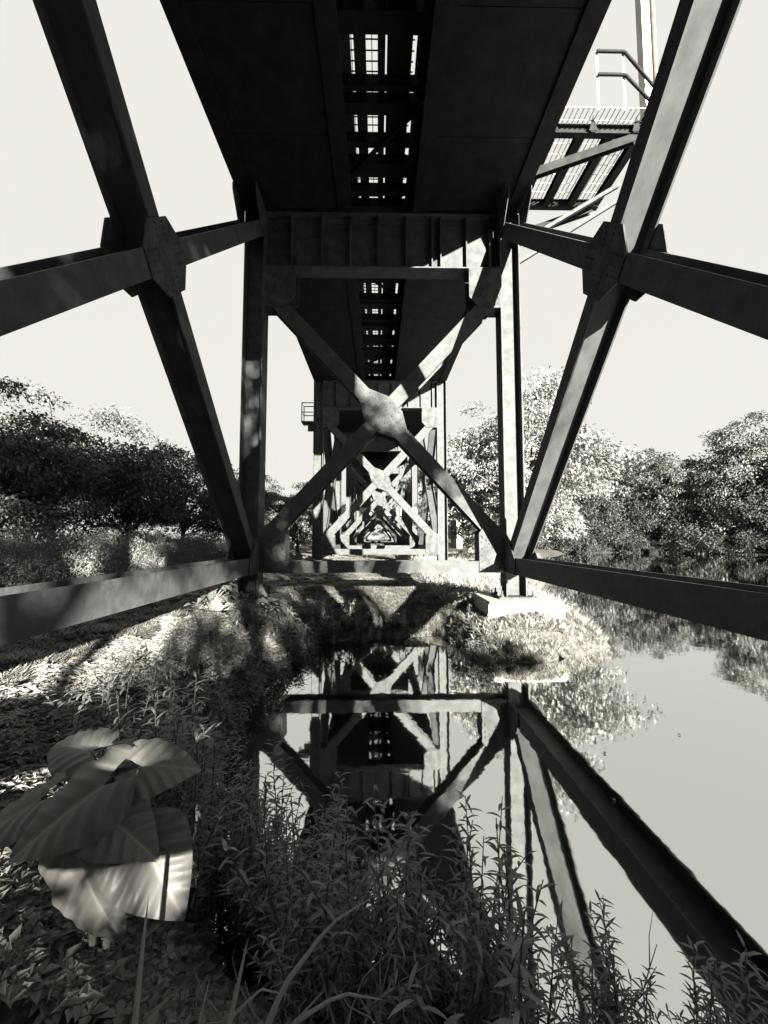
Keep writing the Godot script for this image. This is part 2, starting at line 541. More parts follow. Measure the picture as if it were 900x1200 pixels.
func span(d0: float, d1: float, label: String) -> void:
	var t := thing("bridge_span", Vector3(0, GB, -(d0 + d1) * 0.5), label, "bridge span", "steel deck spans of the trestle")
	var h := (d1 - d0) * 0.5 - 0.015
	for s in [-1.0, 1.0]:
		for gx in [3.02, 0.86]:
			var g := Geo.new()
			g.abox(Vector3(gx * s - 0.012, 0.045, -h), Vector3(gx * s + 0.012, 2.70, h))
			g.abox(Vector3(gx * s - 0.16, 0.0, -h), Vector3(gx * s + 0.16, 0.043, h))
			g.abox(Vector3(gx * s - 0.16, 2.70, -h), Vector3(gx * s + 0.16, 2.74, h))
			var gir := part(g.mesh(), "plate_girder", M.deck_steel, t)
			var sg := Geo.new()
			sg.abox(Vector3(-0.10, 0.05, -0.01), Vector3(-0.0145, 2.69, 0.01))
			sg.abox(Vector3(0.0145, 0.05, -0.01), Vector3(0.10, 2.69, 0.01))
			var sm := sg.mesh()
			var k := 0
			while -h + 0.5 + k * 1.25 < h:
				part(sm, "stiffener", M.deck_steel, gir, Vector3(gx * s, 0, -h + 0.5 + k * 1.25))
				k += 1
		# soffit plates between the outer and inner girders, with open seams between panels
		var n := int(round(2.0 * h / 1.8))
		var L := 2.0 * h / n
		var pg := Geo.new()
		pg.abox(Vector3(-0.925, 0.062, -L * 0.5 + 0.006), Vector3(0.925, 0.078, L * 0.5 - 0.006))
		pg.abox(Vector3(-0.925, 0.08, -0.05), Vector3(0.925, 0.30, 0.05))
		var pm := pg.mesh()
		for i in n:
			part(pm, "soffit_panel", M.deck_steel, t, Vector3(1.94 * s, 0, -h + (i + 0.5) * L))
		# roof plates over the girder boxes
		var tg := Geo.new()
		tg.abox(Vector3(1.94 * s - 1.20, 2.745, -h), Vector3(1.94 * s + 1.25, 2.80, h))
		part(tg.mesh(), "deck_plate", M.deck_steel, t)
	# slot between the inner girders: long planks with gaps, on cross beams
	var strips := [[-0.84, -0.62], [-0.53, -0.32], [-0.115, 0.02], [0.05, 0.49], [0.60, 0.84]]
	for st in strips:
		var g := Geo.new()
		g.abox(Vector3(st[0], 0.95, -h), Vector3(st[1], 1.02, h))
		part(g.mesh(), "plank", M.timber, t)
	var d := d0 + 0.12
	var k2 := 0
	var gaps := [0.30, 0.52, 0.14, 0.36, 0.36, 0.72, 0.12, 0.48]
	rng.seed = 400 + int(d0 * 7.0)
	while d < d1 - 0.1:
		var w: float = [0.12, 0.34, 0.14, 0.30, 0.1, 0.22][k2 % 6]
		var g := Geo.new()
		g.abox(Vector3(-0.845, 0.72, -w * 0.5), Vector3(0.845, 0.948, w * 0.5))
		part(g.mesh(), "cross_beam", M.deck_steel, t, Vector3(0, 0, (d0 + d1) * 0.5 - d))
		d += w + gaps[k2 % 8] + 0.12
		k2 += 1
	# thin grating bars over the open slots
	var gg := Geo.new()
	var q := -h + 0.06
	while q < h:
		gg.abox(Vector3(-0.62, 1.03, q - 0.006), Vector3(-0.53, 1.05, q + 0.006))
		gg.abox(Vector3(-0.32, 1.03, q - 0.006), Vector3(-0.115, 1.05, q + 0.006))
		gg.abox(Vector3(0.49, 1.03, q - 0.006), Vector3(0.53, 1.05, q + 0.006))
		q += 0.16
	gg.abox(Vector3(-0.225, 1.052, -h), Vector3(-0.21, 1.07, h))
	gg.abox(Vector3(-0.58, 1.052, -h), Vector3(-0.57, 1.07, h))
	tag(part(gg.mesh(), "grating_bars", M.deck_steel, t), "", "", "", "stuff")
	# diagonal lacing below the slot
	var z0 := -h + 0.3
	var flip := 1.0
	while z0 + 1.9 < h:
		var lg := Geo.new()
		lg.box(Vector3(0, 0.62, z0 + 0.9), Vector3(0.84, 0, 0.85 * flip), Vector3(0, 0.04, 0), Vector3(-0.02 * flip, 0, 0.02))
		part(lg.mesh(), "lacing_bar", M.deck_steel, t)
		flip = -flip
		z0 += 5.2

func footing(x: float, d: float, label: String) -> void:
	var g := Geo.new()
	var o := Vector3(x, FOOT - 0.001, -d)
	var a := 0.78
	var e := 0.05
	# bevelled concrete block
	for lay in [[-0.9, a, -e, a], [-e, a, 0.0, a - e]]:
		var y0: float = lay[0]
		var r0: float = lay[1]
		var y1: float = lay[2]
		var r1: float = lay[3]
		for k in 4:
			var an := PI * 0.5 * k
			var u := Vector3(cos(an), 0, sin(an))
			var w := Vector3(-sin(an), 0, cos(an))
			g.quad(u * r0 + w * r0 + V3(y0), u * r0 - w * r0 + V3(y0), u * r1 - w * r1 + V3(y1), u * r1 + w * r1 + V3(y1), (u + Vector3.UP * (0.0 if r0 == r1 else 1.0)).normalized())
	g.quad(Vector3(-a + e, 0, -a + e), Vector3(a - e, 0, -a + e), Vector3(a - e, 0, a - e), Vector3(-a + e, 0, a - e), Vector3.UP)
	var m := part(g.mesh(), numbered("concrete_footing"), M.concrete, self, o)
	tag(m, label, "footing", "concrete footings under the tower legs")

func V3(y: float) -> Vector3:
	return Vector3(0, y, 0)

func landing() -> void:
	var t := thing("stair_landing", Vector3(3.2, GB, -10.0), "steel grating landing with handrails bracketed off the girder at upper right", "landing")
	var o := -t.position
	var y := 12.60
	var pm: Material = M.deck_steel
	for d in [9.5, 11.75]:
		var g := Geo.new()
		g.hbeam(Vector3(3.19, y - 0.13, -d) + o, Vector3(6.72, y - 0.13, -d) + o, Vector3.UP, 0.24, 0.16, 0.02, 0.014)
		part(g.mesh(), "edge_beam", pm, t)
	for x in [3.6, 4.35, 5.1, 5.85, 6.62]:
		var g := Geo.new()
		g.hbeam(Vector3(x, y - 0.12, -9.58) + o, Vector3(x, y - 0.12, -11.67) + o, Vector3.UP, 0.20, 0.20, 0.016, 0.012)
		part(g.mesh(), "joist", pm, t)
	for d in [9.5, 11.75]:
		var g := Geo.new()
		g.hbeam(Vector3(3.19, 11.05, -d) + o, Vector3(6.5, 12.30, -d) + o, Vector3(0, 0, 1), 0.16, 0.20, 0.016, 0.012)
		part(g.mesh(), "knee_brace", pm, t)
	for k in 2:
		var g := Geo.new()
		g.hbeam(Vector3(3.19, 9.50 + k * 0.55, -10.9) + o, Vector3(6.9, 11.9 + k * 0.45, -10.9) + o, Vector3(0, 0, 1), 0.10, 0.10, 0.014, 0.012)
		part(g.mesh(), "outrigger_bar", M.steel, t)
	var gg := Geo.new()
	var x2 := 3.25
	while x2 < 6.72:
		gg.abox(Vector3(x2 - 0.006, y + 0.001, -11.85) + o, Vector3(x2 + 0.006, y + 0.032, -9.05) + o)
		x2 += 0.13
	var z2 := 9.08
	while z2 < 11.85:
		gg.abox(Vector3(3.24, y + 0.033, -z2 - 0.006) + o, Vector3(6.72, y + 0.043, -z2 + 0.006) + o)
		z2 += 0.30
	tag(part(gg.mesh(), "grating", M.paint, t), "", "", "", "stuff")
	for sgn in 2:
		var g := Geo.new()
		var dz := -9.1 - sgn * 0.0
		var yy := 14.17 - sgn * 0.62
		var xe := 6.83 - sgn * 0.17
		g.tube([Vector3(5.32, yy, dz) + o, Vector3(5.95, yy, dz) + o, Vector3(6.03, yy - 0.03, dz) + o, Vector3(xe, 13.1 - sgn * 0.3, dz) + o], [0.04, 0.04, 0.04, 0.04], 8)
		part(g.mesh(), "handrail", pm, t)
	for x in [5.34, 6.0]:
		var g := Geo.new()
		g.abox(Vector3(x - 0.025, y + 0.045, -9.16) + o, Vector3(x + 0.025, 14.2, -9.145) + o)
		part(g.mesh(), "rail_post", M.paint, t)
	for x in [4.2, 5.2, 6.3]:
		var g := Geo.new()
		g.plate([Vector2(0, 0), Vector2(0.22, 0), Vector2(0.11, 0.40)], Vector3(x, y - 0.26, -9.36) + o, Vector3(1, 0, 0), Vector3(0, 1, 0), 0.014)
		part(g.mesh(), "bracket", pm, t)
	# mast standing on the outer corner
	var m := thing("steel_mast", Vector3(6.72, y + 0.044, -9.3), "tall slim steel mast rising beside the handrails at upper right", "mast")
	var g4 := Geo.new()
	g4.hbeam(Vector3(0, 0.02, 0), Vector3(0, 7.5, 0), Vector3(1, 0, 0), 0.34, 0.22, 0.02, 0.014)
	part(g4.mesh(), "shaft", M.paint, m)
	g4 = Geo.new()
	g4.abox(Vector3(-0.22, 0, -0.16), Vector3(0.22, 0.02, 0.16))
	part(g4.mesh(), "base_plate", pm, m)

func inspection_platform() -> void:
	var t := thing("inspection_platform", Vector3(-3.17, 7.2, -18.9), "tiny railed inspection platform hanging on the second tower's dark leg", "platform")
	var g := Geo.new()
	g.abox(Vector3(-0.55, 0.36, -0.3), Vector3(0.0, 0.42, 0.3))
	part(g.mesh(), "floor", M.steel, t)
	g = Geo.new()
	g.abox(Vector3(-0.28, 0.0, -0.04), Vector3(0.0, 0.36, 0.04))
	part(g.mesh(), "bracket", M.steel, t)
	for k in [0.85, 1.3]:
		g = Geo.new()
		g.tube([Vector3(0, k, 0.28), Vector3(-0.53, k, 0.28), Vector3(-0.53, k, -0.28), Vector3(0, k, -0.28)], [0.025, 0.025, 0.025, 0.025], 5)
		part(g.mesh(), "rail", M.steel, t)
	for z in [-0.28, 0.28]:
		g = Geo.new()
		g.tube([Vector3(-0.53, 0.42, z), Vector3(-0.53, 1.3, z)], [0.025, 0.025], 5)
		part(g.mesh(), "post", M.steel, t)

func cross_bridge() -> void:
	var t := thing("road_bridge", Vector3(0, 0.9, -62.0), "low road bridge crossing far behind beneath the trestle", "bridge")
	var g := Geo.new()
	g.abox(Vector3(-24, 4.55, -3.0), Vector3(24, 5.1, 3.0))
	part(g.mesh(), "deck", M.concrete, t)
	g = Geo.new()
	g.abox(Vector3(-24, 3.9, -2.4), Vector3(24, 4.545, -1.8))
	g.abox(Vector3(-24, 3.9, 1.8), Vector3(24, 4.545, 2.4))
	part(g.mesh(), "girder", M.steel, t)
	for x in [-22.0, -12.0, 12.0, 22.0]:
		g = Geo.new()
		g.abox(Vector3(x - 0.4, -0.6, -2.5), Vector3(x + 0.4, 3.89, 2.5))
		part(g.mesh(), "pier", M.concrete, t)
	for z in [-2.9, 2.9]:
		g = Geo.new()
		g.abox(Vector3(-24, 5.11, z - 0.05), Vector3(24, 5.75, z + 0.05))
		part(g.mesh(), "parapet", M.paint, t)

# ------------------------------------------------------------------ plants
func tone(lo: float, hi: float) -> Color:
	var q := rng.randf_range(lo, hi)
	return Color(q * 0.965, q, q * 0.985)

func rand_dir() -> Vector3:
	var z := rng.randf_range(-1.0, 1.0)
	var a := rng.randf() * TAU
	var r := sqrt(1.0 - z * z)
	return Vector3(r * cos(a), z, r * sin(a))

# crown of many leaf clumps held on limbs; height 1 unit = 1 m before scaling
func tree_proto(sd: int, height: float, radius: float, base: float, clumps: int, per: int, leaf: float, lo: float, hi: float, droop: float, clump_r: float, mat: Material, slim := 0.42) -> Array:
	rng.seed = sd
	var wood := Geo.new()
	var lv := Geo.new()
	var lean := Vector3(rng.randf_range(-0.3, 0.3), 0, rng.randf_range(-0.3, 0.3))
	var trunk := []
	var radii := []
	for i in 7:
		var f := i / 6.0
		trunk.append(Vector3(lean.x * f * 2.0 + sin(f * 5.0 + sd) * 0.15, f * height * 0.82 - 0.25 * (1.0 if i == 0 else 0.0), lean.z * f * 2.0 + cos(f * 4.0 + sd) * 0.15))
		radii.append(lerpf(height * 0.022, height * 0.004, f) * (1.35 if i == 0 else 1.0))
	wood.tube(trunk, radii, 8)
	for k in clumps:
		var dir := rand_dir()
		var f2 := pow(rng.randf(), 0.45)
		var cy := (base + height) * 0.5
		var ry := (height - base) * 0.5
		var wob := 1.0 + 0.28 * sin(dir.x * 3.7 + sd) * cos(dir.z * 4.1 - sd) + rng.randf_range(-0.12, 0.12)
		var q := Vector3(dir.x * radius * f2 * wob, cy + dir.y * ry * f2 * wob, dir.z * radius * f2 * wob)
		q.y = maxf(q.y, base * 0.8)
		# limb to about a third of the clumps
		if k % 3 == 0:
			var f3 := clampf((q.y / height) * 0.65, 0.12, 0.8)
			var p0 := Vector3(lean.x * f3 * 2.0, f3 * height * 0.82, lean.z * f3 * 2.0)
			var pm := p0.lerp(q, 0.5) + Vector3(0, radius * 0.10 * (1.0 - droop), 0)
			wood.tube([p0, pm, q], [height * 0.008, height * 0.005, height * 0.0015], 5)
		var shade_lo := lo * rng.randf_range(0.75, 1.25)
		var cr := clump_r * rng.randf_range(0.7, 1.35)
		var outw := Vector3(q.x, 0, q.z).normalized()
		for i in per:
			var e := rand_dir() * pow(rng.randf(), 0.5) * cr
			e.y *= slim
			e += outw * rng.randf_range(0, cr * 0.4)
			e.y -= droop * e.length() * 0.8
			lv.col = tone(shade_lo, hi)
			var ld := (outw * 0.8 + rand_dir() * 0.9 + Vector3.DOWN * (0.25 + droop)).normalized()
			var up := (Vector3.UP + rand_dir() * 0.8).normalized()
			lv.leaf(q + e, ld, up, leaf * rng.randf_range(0.6, 1.35), leaf * rng.randf_range(0.35, 0.6), 0.15)
	return [wood.mesh(), lv.mesh(), mat]

func tree_from(proto: Array, called: String, at: Vector3, turn: float, size: Vector3, label: String, group: String, bark: Material = null) -> void:
	var t := thing(called, at, label, "tree", group)
	t.rotation.y = turn
	t.scale = size
	part(proto[0], "trunk", bark if bark else M.bark, t)
	part(proto[1], "crown", proto[2], t)

func land(x: float, d: float, sink := 0.03) -> Vector3:
	return Vector3(x, ground_height(x, d) - sink, -d)

# erect weed with lance leaves in whorls
func weed_proto(sd: int, height: float, leaves: int, l: float, w: float, lo: float, hi: float) -> Array:
	rng.seed = sd
	var st := Geo.new()
	var lv := Geo.new()
	var branches := rng.randi_range(2, 4)
	for b in branches:
		var lean := Vector3(rng.randf_range(-1, 1), 0, rng.randf_range(-1, 1)) * (0.10 if b == 0 else 0.30)
		var hh := height * (1.0 if b == 0 else rng.randf_range(0.55, 0.92))
		var pts := []
		var rr := []
		for i in 6:
			var f := i / 5.0
			pts.append(Vector3(0, f * hh - (0.08 if i == 0 else 0.0), 0) + lean * f * f * hh * 1.4 + Vector3(sin(f * 7.0 + b), 0, cos(f * 6.0 + sd)) * 0.012)
			rr.append(lerpf(0.0055, 0.0018, f))
		st.tube(pts, rr, 4)
		var an := rng.randf() * TAU
		var cnt := int(leaves / float(branches))
		for k in cnt:
			var f := lerpf(0.22, 1.0, k / float(cnt))
			var seg := mini(int(f * 5.0), 4)
			var p: Vector3 = pts[seg].lerp(pts[seg + 1], f * 5.0 - seg)
			an += 2.4
			var d := Vector3(cos(an), rng.randf_range(0.35, 1.1), sin(an)).normalized()
			lv.col = tone(lo, hi)
			lv.lance(p, d, l * rng.randf_range(0.6, 1.2) * lerpf(1.0, 0.75, f), w * rng.randf_range(0.8, 1.2), rng.randf_range(0.12, 0.34))
	return [st.mesh(), lv.mesh()]

func weed(proto: Array, called: String, at: Vector3, turn: float, size: float, label: String, group: String) -> Node3D:
	var t := thing(called, at, label, "weed", group)
	t.rotation = Vector3(rng.randf_range(-0.12, 0.12), turn, rng.randf_range(-0.12, 0.12))
	t.scale = Vector3.ONE * size
	part(proto[0], "stem", M.stem, t)
	part(proto[1], "foliage", M.leaf_gloss, t)
	return t

# heart shaped blade with ribs; stalk joins at the origin, tip along +x, upper face +y
func ear_leaf(l: float, w: float, sd: int) -> ArrayMesh:
	rng.seed = sd
	var g := Geo.new()
	var nu := 44
	var nw := 12
	var curl := rng.randf_range(0.12, 0.34)
	var side := rng.randf_range(0.16, 0.34)
	var ph := rng.randf() * 6.0
	var tint := rng.randf_range(0.9, 1.15)
	for q in [-1.0, 1.0]:
		var P := []
		var K := []
		for i in nu + 1:
			var x := lerpf(-0.36, 1.0, i / float(nu))
			var outer: float
			if x < 0.05: outer = 0.5 * sqrt(maxf(0.0, 1.0 - pow((x - 0.05) / 0.42, 2.0)))
			else: outer = 0.5 * pow(maxf(0.0, (1.0 - x) / 0.95), 0.78) * (1.0 + 0.18 * sin((x - 0.05) * 3.3))
			var inner := 0.0 if x > 0.0 else 0.5 * minf(1.0, -x * 1.05)
			inner = minf(inner, outer)
			var row := []
			var kr := []
			for j in nw + 1:
				var f := j / float(nw)
				var z := lerpf(inner, outer, f)
				var rib := cos((x * 7.5 - z * 5.5) * TAU * 0.62)
				var yy := -curl * pow(maxf(0.0, x), 1.9) + z * 0.42 - side * 4.0 * z * z + rib * 0.012 * minf(1.0, z * 6.0) + sin(x * 17.0 + ph + q) * 0.035 * pow(z * 2.0, 3.0)
				row.append(Vector3(x * l, yy * w, q * z * w))
				kr.append(maxf(pow(maxf(0.0, rib), 14.0) * 0.55, maxf(0.0, 1.0 - z * 28.0)))
			P.append(row)
			K.append(kr)
		var N := []
		for i in nu + 1:
			var row := []
			for j in nw + 1:
				var a: Vector3 = P[mini(i + 1, nu)][j] - P[maxi(i - 1, 0)][j]
				var b: Vector3 = P[i][mini(j + 1, nw)] - P[i][maxi(j - 1, 0)]
				var c := b.cross(a)
				c = Vector3.UP if c.length() < 1e-9 else c.normalized()
				row.append(c if c.y > 0 else -c)
			N.append(row)
		for i in nu:
			for j in nw:
				var c4 := []
				for e in [[i, j], [i + 1, j], [i + 1, j + 1], [i, j + 1]]:
					c4.append([P[e[0]][e[1]], N[e[0]][e[1]], lerpf(0.085, 0.145, K[e[0]][e[1]]) * tint])
				g.vein_tri(c4[0], c4[1], c4[2])
				g.vein_tri(c4[0], c4[2], c4[3])
	return g.mesh()

func blade_mesh(pts: Array, w: float) -> ArrayMesh:
	var g := Geo.new()
	var cv := Curve3D.new()
	for i in pts.size():
		var tg := Vector3.ZERO
		if i > 0 and i < pts.size() - 1: tg = (pts[i + 1] - pts[i - 1]) * 0.25
		cv.add_point(pts[i], -tg, tg)
	var L := cv.get_baked_length()
	var k := 14
	for i in k:
		var f0 := i / float(k)
		var f1 := (i + 1) / float(k)
		var a := cv.sample_baked(L * f0)
		var b := cv.sample_baked(L * f1)
		var s := (b - a).cross(Vector3(0.25, 0.2, 1.0)).normalized()
		var up := s.cross(b - a).normalized()
		var w0 := w * 0.5 * pow(1.0 - f0, 0.6) * minf(1.0, 0.5 + f0 * 3.0)
		var w1 := w * 0.5 * pow(1.0 - f1, 0.6) * minf(1.0, 0.5 + f1 * 3.0)
		g.col = Color(0.27, 0.272, 0.258)
		# two halves folded along the midrib
		for q in [-1.0, 1.0]:
			var n0: Vector3 = (up + s * q * 0.35).normalized()
			g.quad(a, b, b + s * w1 * q - up * w1 * 0.35, a + s * w0 * q - up * w0 * 0.35, n0)
	return g.mesh()

func multi(mesh: Mesh, xf: Array, cols: Array, called: String, mat: Material, label: String, category: String) -> void:
	var mm := MultiMesh.new()
	mm.transform_format = MultiMesh.TRANSFORM_3D
	mm.use_colors = true
	mm.mesh = mesh
	mm.instance_count = xf.size()
	for i in xf.size():
		mm.set_instance_transform(i, xf[i])
		mm.set_instance_color(i, cols[i])
	var o := MultiMeshInstance3D.new()
	o.name = numbered(called)
	o.multimesh = mm
	o.material_override = mat
	add_child(o)
	tag(o, label, category, "", "stuff")

func ground_cover() -> void:
	# grass tuft
	rng.seed = 71
	var g := Geo.new()
	for i in 7:
		var a := rng.randf() * TAU
		g.col = Color(1, 1, 1)
		g.lance(Vector3(cos(a), 0, sin(a)) * rng.randf_range(0, 0.04), Vector3(cos(a) * 0.6, 1.0, sin(a) * 0.6).normalized(), rng.randf_range(0.07, 0.13), 0.008, rng.randf_range(0.05, 0.3))
	var tuft := g.mesh()
	var xf := []
	var cols := []
	var patch := FastNoiseLite.new()
	patch.seed = 5
	patch.frequency = 0.5
	var tries := 0
	while xf.size() < 52000 and tries < 150000:
		tries += 1
		var d := 2.0 + pow(rng.randf(), 1.7) * 30.0
		var x := rng.randf_range(-12.0, 6.0) * (0.5 + d / 24.0)
		if x < -3.0 - d * 0.9 or x > 9.0: continue
		if x > -3.5 and d < 7.2 and x < 1.0: continue
		var s := shore_distance(x, d)
		if s < 0.10: continue
		var sc := rng.randf_range(0.6, 1.3) * (1.0 + 0.5 * patch.get_noise_2d(x * 2.0, d * 2.0)) * (1.0 + d * 0.015)
		var b := Basis(Vector3.UP, rng.randf() * TAU).scaled(Vector3(sc * 1.3, sc * 0.8, sc * 1.3))
		xf.append(Transform3D(b, land(x, d, 0.01)))
		var q := 0.10 * (1.0 + 0.6 * patch.get_noise_2d(x, d)) * rng.randf_range(0.6, 1.5)
		cols.append(Color(q, q, q * 0.95))
	tries = 0
	while tries < 60000:
		tries += 1
		var d := 8.2 + pow(rng.randf(), 1.4) * 13.0
		var x := rng.randf_range(-4.6, 3.4)
		if shore_distance(x, d) < 0.06: continue
		var sc := rng.randf_range(0.5, 1.1)
		xf.append(Transform3D(Basis(Vector3.UP, rng.randf() * TAU).scaled(Vector3(sc * 1.3, sc * 0.8, sc * 1.3)), land(x, d, 0.01)))
		var q := 0.12 * (1.0 + 0.5 * patch.get_noise_2d(x, d)) * rng.randf_range(0.6, 1.5)
		cols.append(Color(q, q, q * 0.95))
	multi(tuft, xf, cols, "lawn_grass", M.leaf_far, "short mown grass beneath and beside the trestle", "grass")
	# broad little leaves of a trailing weed on the lit bank
	g = Geo.new()
	g.col = Color(1, 1, 1)
	for i in 4:
		var a := TAU * i / 4.0 + 0.3
		g.leaf(Vector3(0, 0.012, 0), Vector3(cos(a), 0.35, sin(a)).normalized(), Vector3.UP, 0.045, 0.026, 0.3)
	var sprig := g.mesh()
	xf = []; cols = []
	tries = 0
	while xf.size() < 42000 and tries < 140000:
		tries += 1
		var d := 0.4 + pow(rng.randf(), 1.3) * 7.8
		var x := rng.randf_range(-4.0, 0.6)
		var s := shore_distance(x, d)
		if s < 0.02 or s > 3.2: continue
		if x < -3.3 + patch.get_noise_2d(d * 2.0, 3.0) * 0.5: continue
		var sc := rng.randf_range(0.6, 1.5)
		var b := Basis(Vector3.UP, rng.randf() * TAU) * Basis(Vector3.RIGHT, rng.randf_range(-0.5, 0.5))
		xf.append(Transform3D(b.scaled(Vector3.ONE * sc), land(x, d, -0.005 - rng.randf() * 0.035)))
		var q := 0.16 * rng.randf_range(0.55, 1.6)
		cols.append(Color(q, q, q * 0.95))
	multi(sprig, xf, cols, "trailing_weed", M.leaf_far, "carpet of small trailing leaves on the sunlit bank", "ground cover")
	# bright rank grass on the sunny right bank
	g = Geo.new()
	g.col = Color(1, 1, 1)
	rng.seed = 75
	for i in 9:
		var a := rng.randf() * TAU
		g.lance(Vector3(cos(a), 0, sin(a)) * rng.randf_range(0, 0.08), Vector3(cos(a) * 0.5, 1.0, sin(a) * 0.5).normalized(), rng.randf_range(0.18, 0.42), 0.016, rng.randf_range(0.1, 0.4))
	var rank := g.mesh()
	xf = []; cols = []
	tries = 0
	while xf.size() < 9000 and tries < 90000:
		tries += 1
		var d := 6.6 + pow(rng.randf(), 1.5) * 34.0
		var x := 1.5 + rng.randf() * (3.6 + d * 0.28)
		if x < 2.2 and d > 9.0 and rng.randf() < 0.6: continue
		if absf(x - 2.93) < 0.95 and absf(d - 9.0) < 0.95: continue
		var s := shore_distance(x, d)
		if s < 0.04: continue
		var sc := rng.randf_range(0.5, 1.1) * (1.0 + d * 0.02) * (0.6 if d < 9.6 else 1.0)
		xf.append(Transform3D(Basis(Vector3.UP, rng.randf() * TAU).scaled(Vector3.ONE * sc), land(x, d, 0.02)))
		var q := 0.16 * rng.randf_range(0.6, 1.5)
		cols.append(Color(q, q, q * 0.95))
	multi(rank, xf, cols, "rank_grass", M.leaf_far, "rank sunlit grass on the right bank beside the pond", "grass")

func _ready() -> void:
	# ---- camera
	var cam := Camera3D.new()
	cam.name = "camera"
	add_child(cam)
	cam.position = CAM
	cam.rotation_order = EULER_ORDER_YXZ
	cam.rotation = Vector3(atan(31.0 / 470.0), -atan(7.0 / 470.0), 0)
	cam.fov = rad_to_deg(2.0 * atan(600.0 / 470.0))
	cam.near = 0.05
	cam.far = 1500.0
	cam.current = true
	# ---- sky, sun and exposure
	var E := 13.5
	var sky_mat := ProceduralSkyMaterial.new()
	var hor := Color(0.90 / E, 0.884 / E, 0.822 / E)
	sky_mat.sky_horizon_color = hor.linear_to_srgb()
	sky_mat.sky_top_color = Color(hor.r * 0.96, hor.g * 0.96, hor.b * 0.965).linear_to_srgb()
	sky_mat.sky_curve = 0.15
	sky_mat.ground_bottom_color = Color(0.02, 0.02, 0.02).linear_to_srgb()
	sky_mat.ground_horizon_color = Color(0.10, 0.10, 0.095).linear_to_srgb()
	sky_mat.sun_angle_max = 1.0
	var sky := Sky.new()
	sky.sky_material = sky_mat
	var env := Environment.new()
	env.background_mode = Environment.BG_SKY
	env.sky = sky
	env.tonemap_mode = Environment.TONE_MAPPER_LINEAR
	env.tonemap_exposure = E
	env.sdfgi_enabled = true
	env.ssao_enabled = true
	env.ssil_enabled = true
	var we := WorldEnvironment.new()
	we.name = "environment"
	we.environment = env
	add_child(we)
	var sun := DirectionalLight3D.new()
	sun.name = "sun"
	sun.light_color = Color(1.0, 0.975, 0.92)
	sun.light_energy = 1.6
	sun.light_angular_distance = 0.5
	sun.shadow_enabled = true
	add_child(sun)
	sun.look_at_from_position(SUN * 50.0, Vector3.ZERO, Vector3.UP)
	# ---- setting
	relief.seed = 4
	relief.frequency = 0.35
	make_materials()
	for p in [[3.4, 0.5], [1.7, 1.25], [0.3, 1.5], [-0.8, 2.0], [-1.35, 2.8], [-1.75, 3.85], [-1.8, 5.7], [-1.5, 7.4], [-1.25, 8.3], [0.0, 8.65], [1.3, 8.85], [1.6, 7.8], [1.75, 6.95], [2.6, 6.85], [3.6, 7.3], [4.4, 7.85], [4.75, 9.0], [5.0, 12.0], [6.3, 16.0], [9.0, 22.0], [12.0, 30.0], [16.0, 40.0], [22.0, 52.0], [29.0, 59.0], [38.0, 60.0], [48.0, 53.0], [54.0, 42.0], [58.0, 30.0], [62.0, 15.0], [68.0, -2.0], [60.0, -14.0], [40.0, -10.0], [24.0, -7.0], [14.0, -4.0], [7.0, -1.4]]:
		shore.append(Vector2(p[0], p[1]))
	build_ground()
	build_water()
	var t0 := tower_node()
	var names := ["second steel trestle tower, seen through the nearest tower's cross brace", "third steel trestle tower, small and sunlit beyond the second", "fourth steel trestle tower, tiny in the distance", "fifth steel trestle tower, farthest visible down the line"]
	for i in 4:
		copy(t0, "trestle_tower", Vector3(0, FOOT, -PITCH * (i + 1)), 0, Vector3.ONE, names[i], "steel towers carrying the trestle")
	span(-14.0, BENT_A, "dark steel span overhead behind the viewer")
	span(BENT_A, BENT_B, "black steel deck span filling the top of the view")
	var lab := ["second steel span beyond the first cap girder", "third steel span over the second tower", "fourth steel span beyond the second tower", "fifth steel span over the third tower", "sixth steel span beyond the third tower", "seventh steel span over the fourth tower", "eighth steel span beyond the fourth tower", "farthest steel span over the fifth tower"]
	var at := BENT_B
	for i in 8:
		var nxt := at + (PITCH - (BENT_B - BENT_A) if i % 2 == 0 else BENT_B - BENT_A)
		span(at, nxt, lab[i])
		at = nxt
	footing(2.93, BENT_B, "sunlit concrete footing under the near tower's right leg")
	footing(-2.93, BENT_B, "concrete footing under the near tower's left leg, hidden in leaves")
	footing(2.93, BENT_A, "concrete footing under the right leg beside the viewer")
	footing(-2.93, BENT_A, "concrete footing under the left leg beside the viewer")
	for i in range(1, 3):
		var word: String = ["", "second", "third"][i]
		for s in [-1.0, 1.0]:
			var side := "left" if s < 0 else "right"
			footing(2.93 * s, BENT_A + PITCH * i, "concrete footing under the %s tower's near %s leg" % [word, side])
			footing(2.93 * s, BENT_B + PITCH * i, "concrete footing under the %s tower's far %s leg" % [word, side])
	landing()
	inspection_platform()
	cross_bridge()
	# ---- trees
	var bushy := tree_proto(101, 5.6, 3.1, 0.9, 110, 170, 0.155, 0.035, 0.11, 0.15, 0.75, M.leaf, 0.4)
	var bushy2 := tree_proto(102, 5.2, 3.4, 0.7, 110, 170, 0.15, 0.03, 0.10, 0.10, 0.75, M.leaf, 0.35)
	var airy := tree_proto(103, 11.0, 4.2, 1.6, 120, 220, 0.215, 0.07, 0.15, 0.4, 1.0, M.leaf, 0.5)
	var dense := tree_proto(104, 13.0, 5.4, 0.6, 120, 190, 0.34, 0.03, 0.10, 0.15, 1.5, M.leaf_far, 0.6)
	var dense2 := tree_proto(105, 15.0, 5.0, 0.8, 120, 190, 0.32, 0.035, 0.12, 0.2, 1.4, M.leaf_far, 0.5)
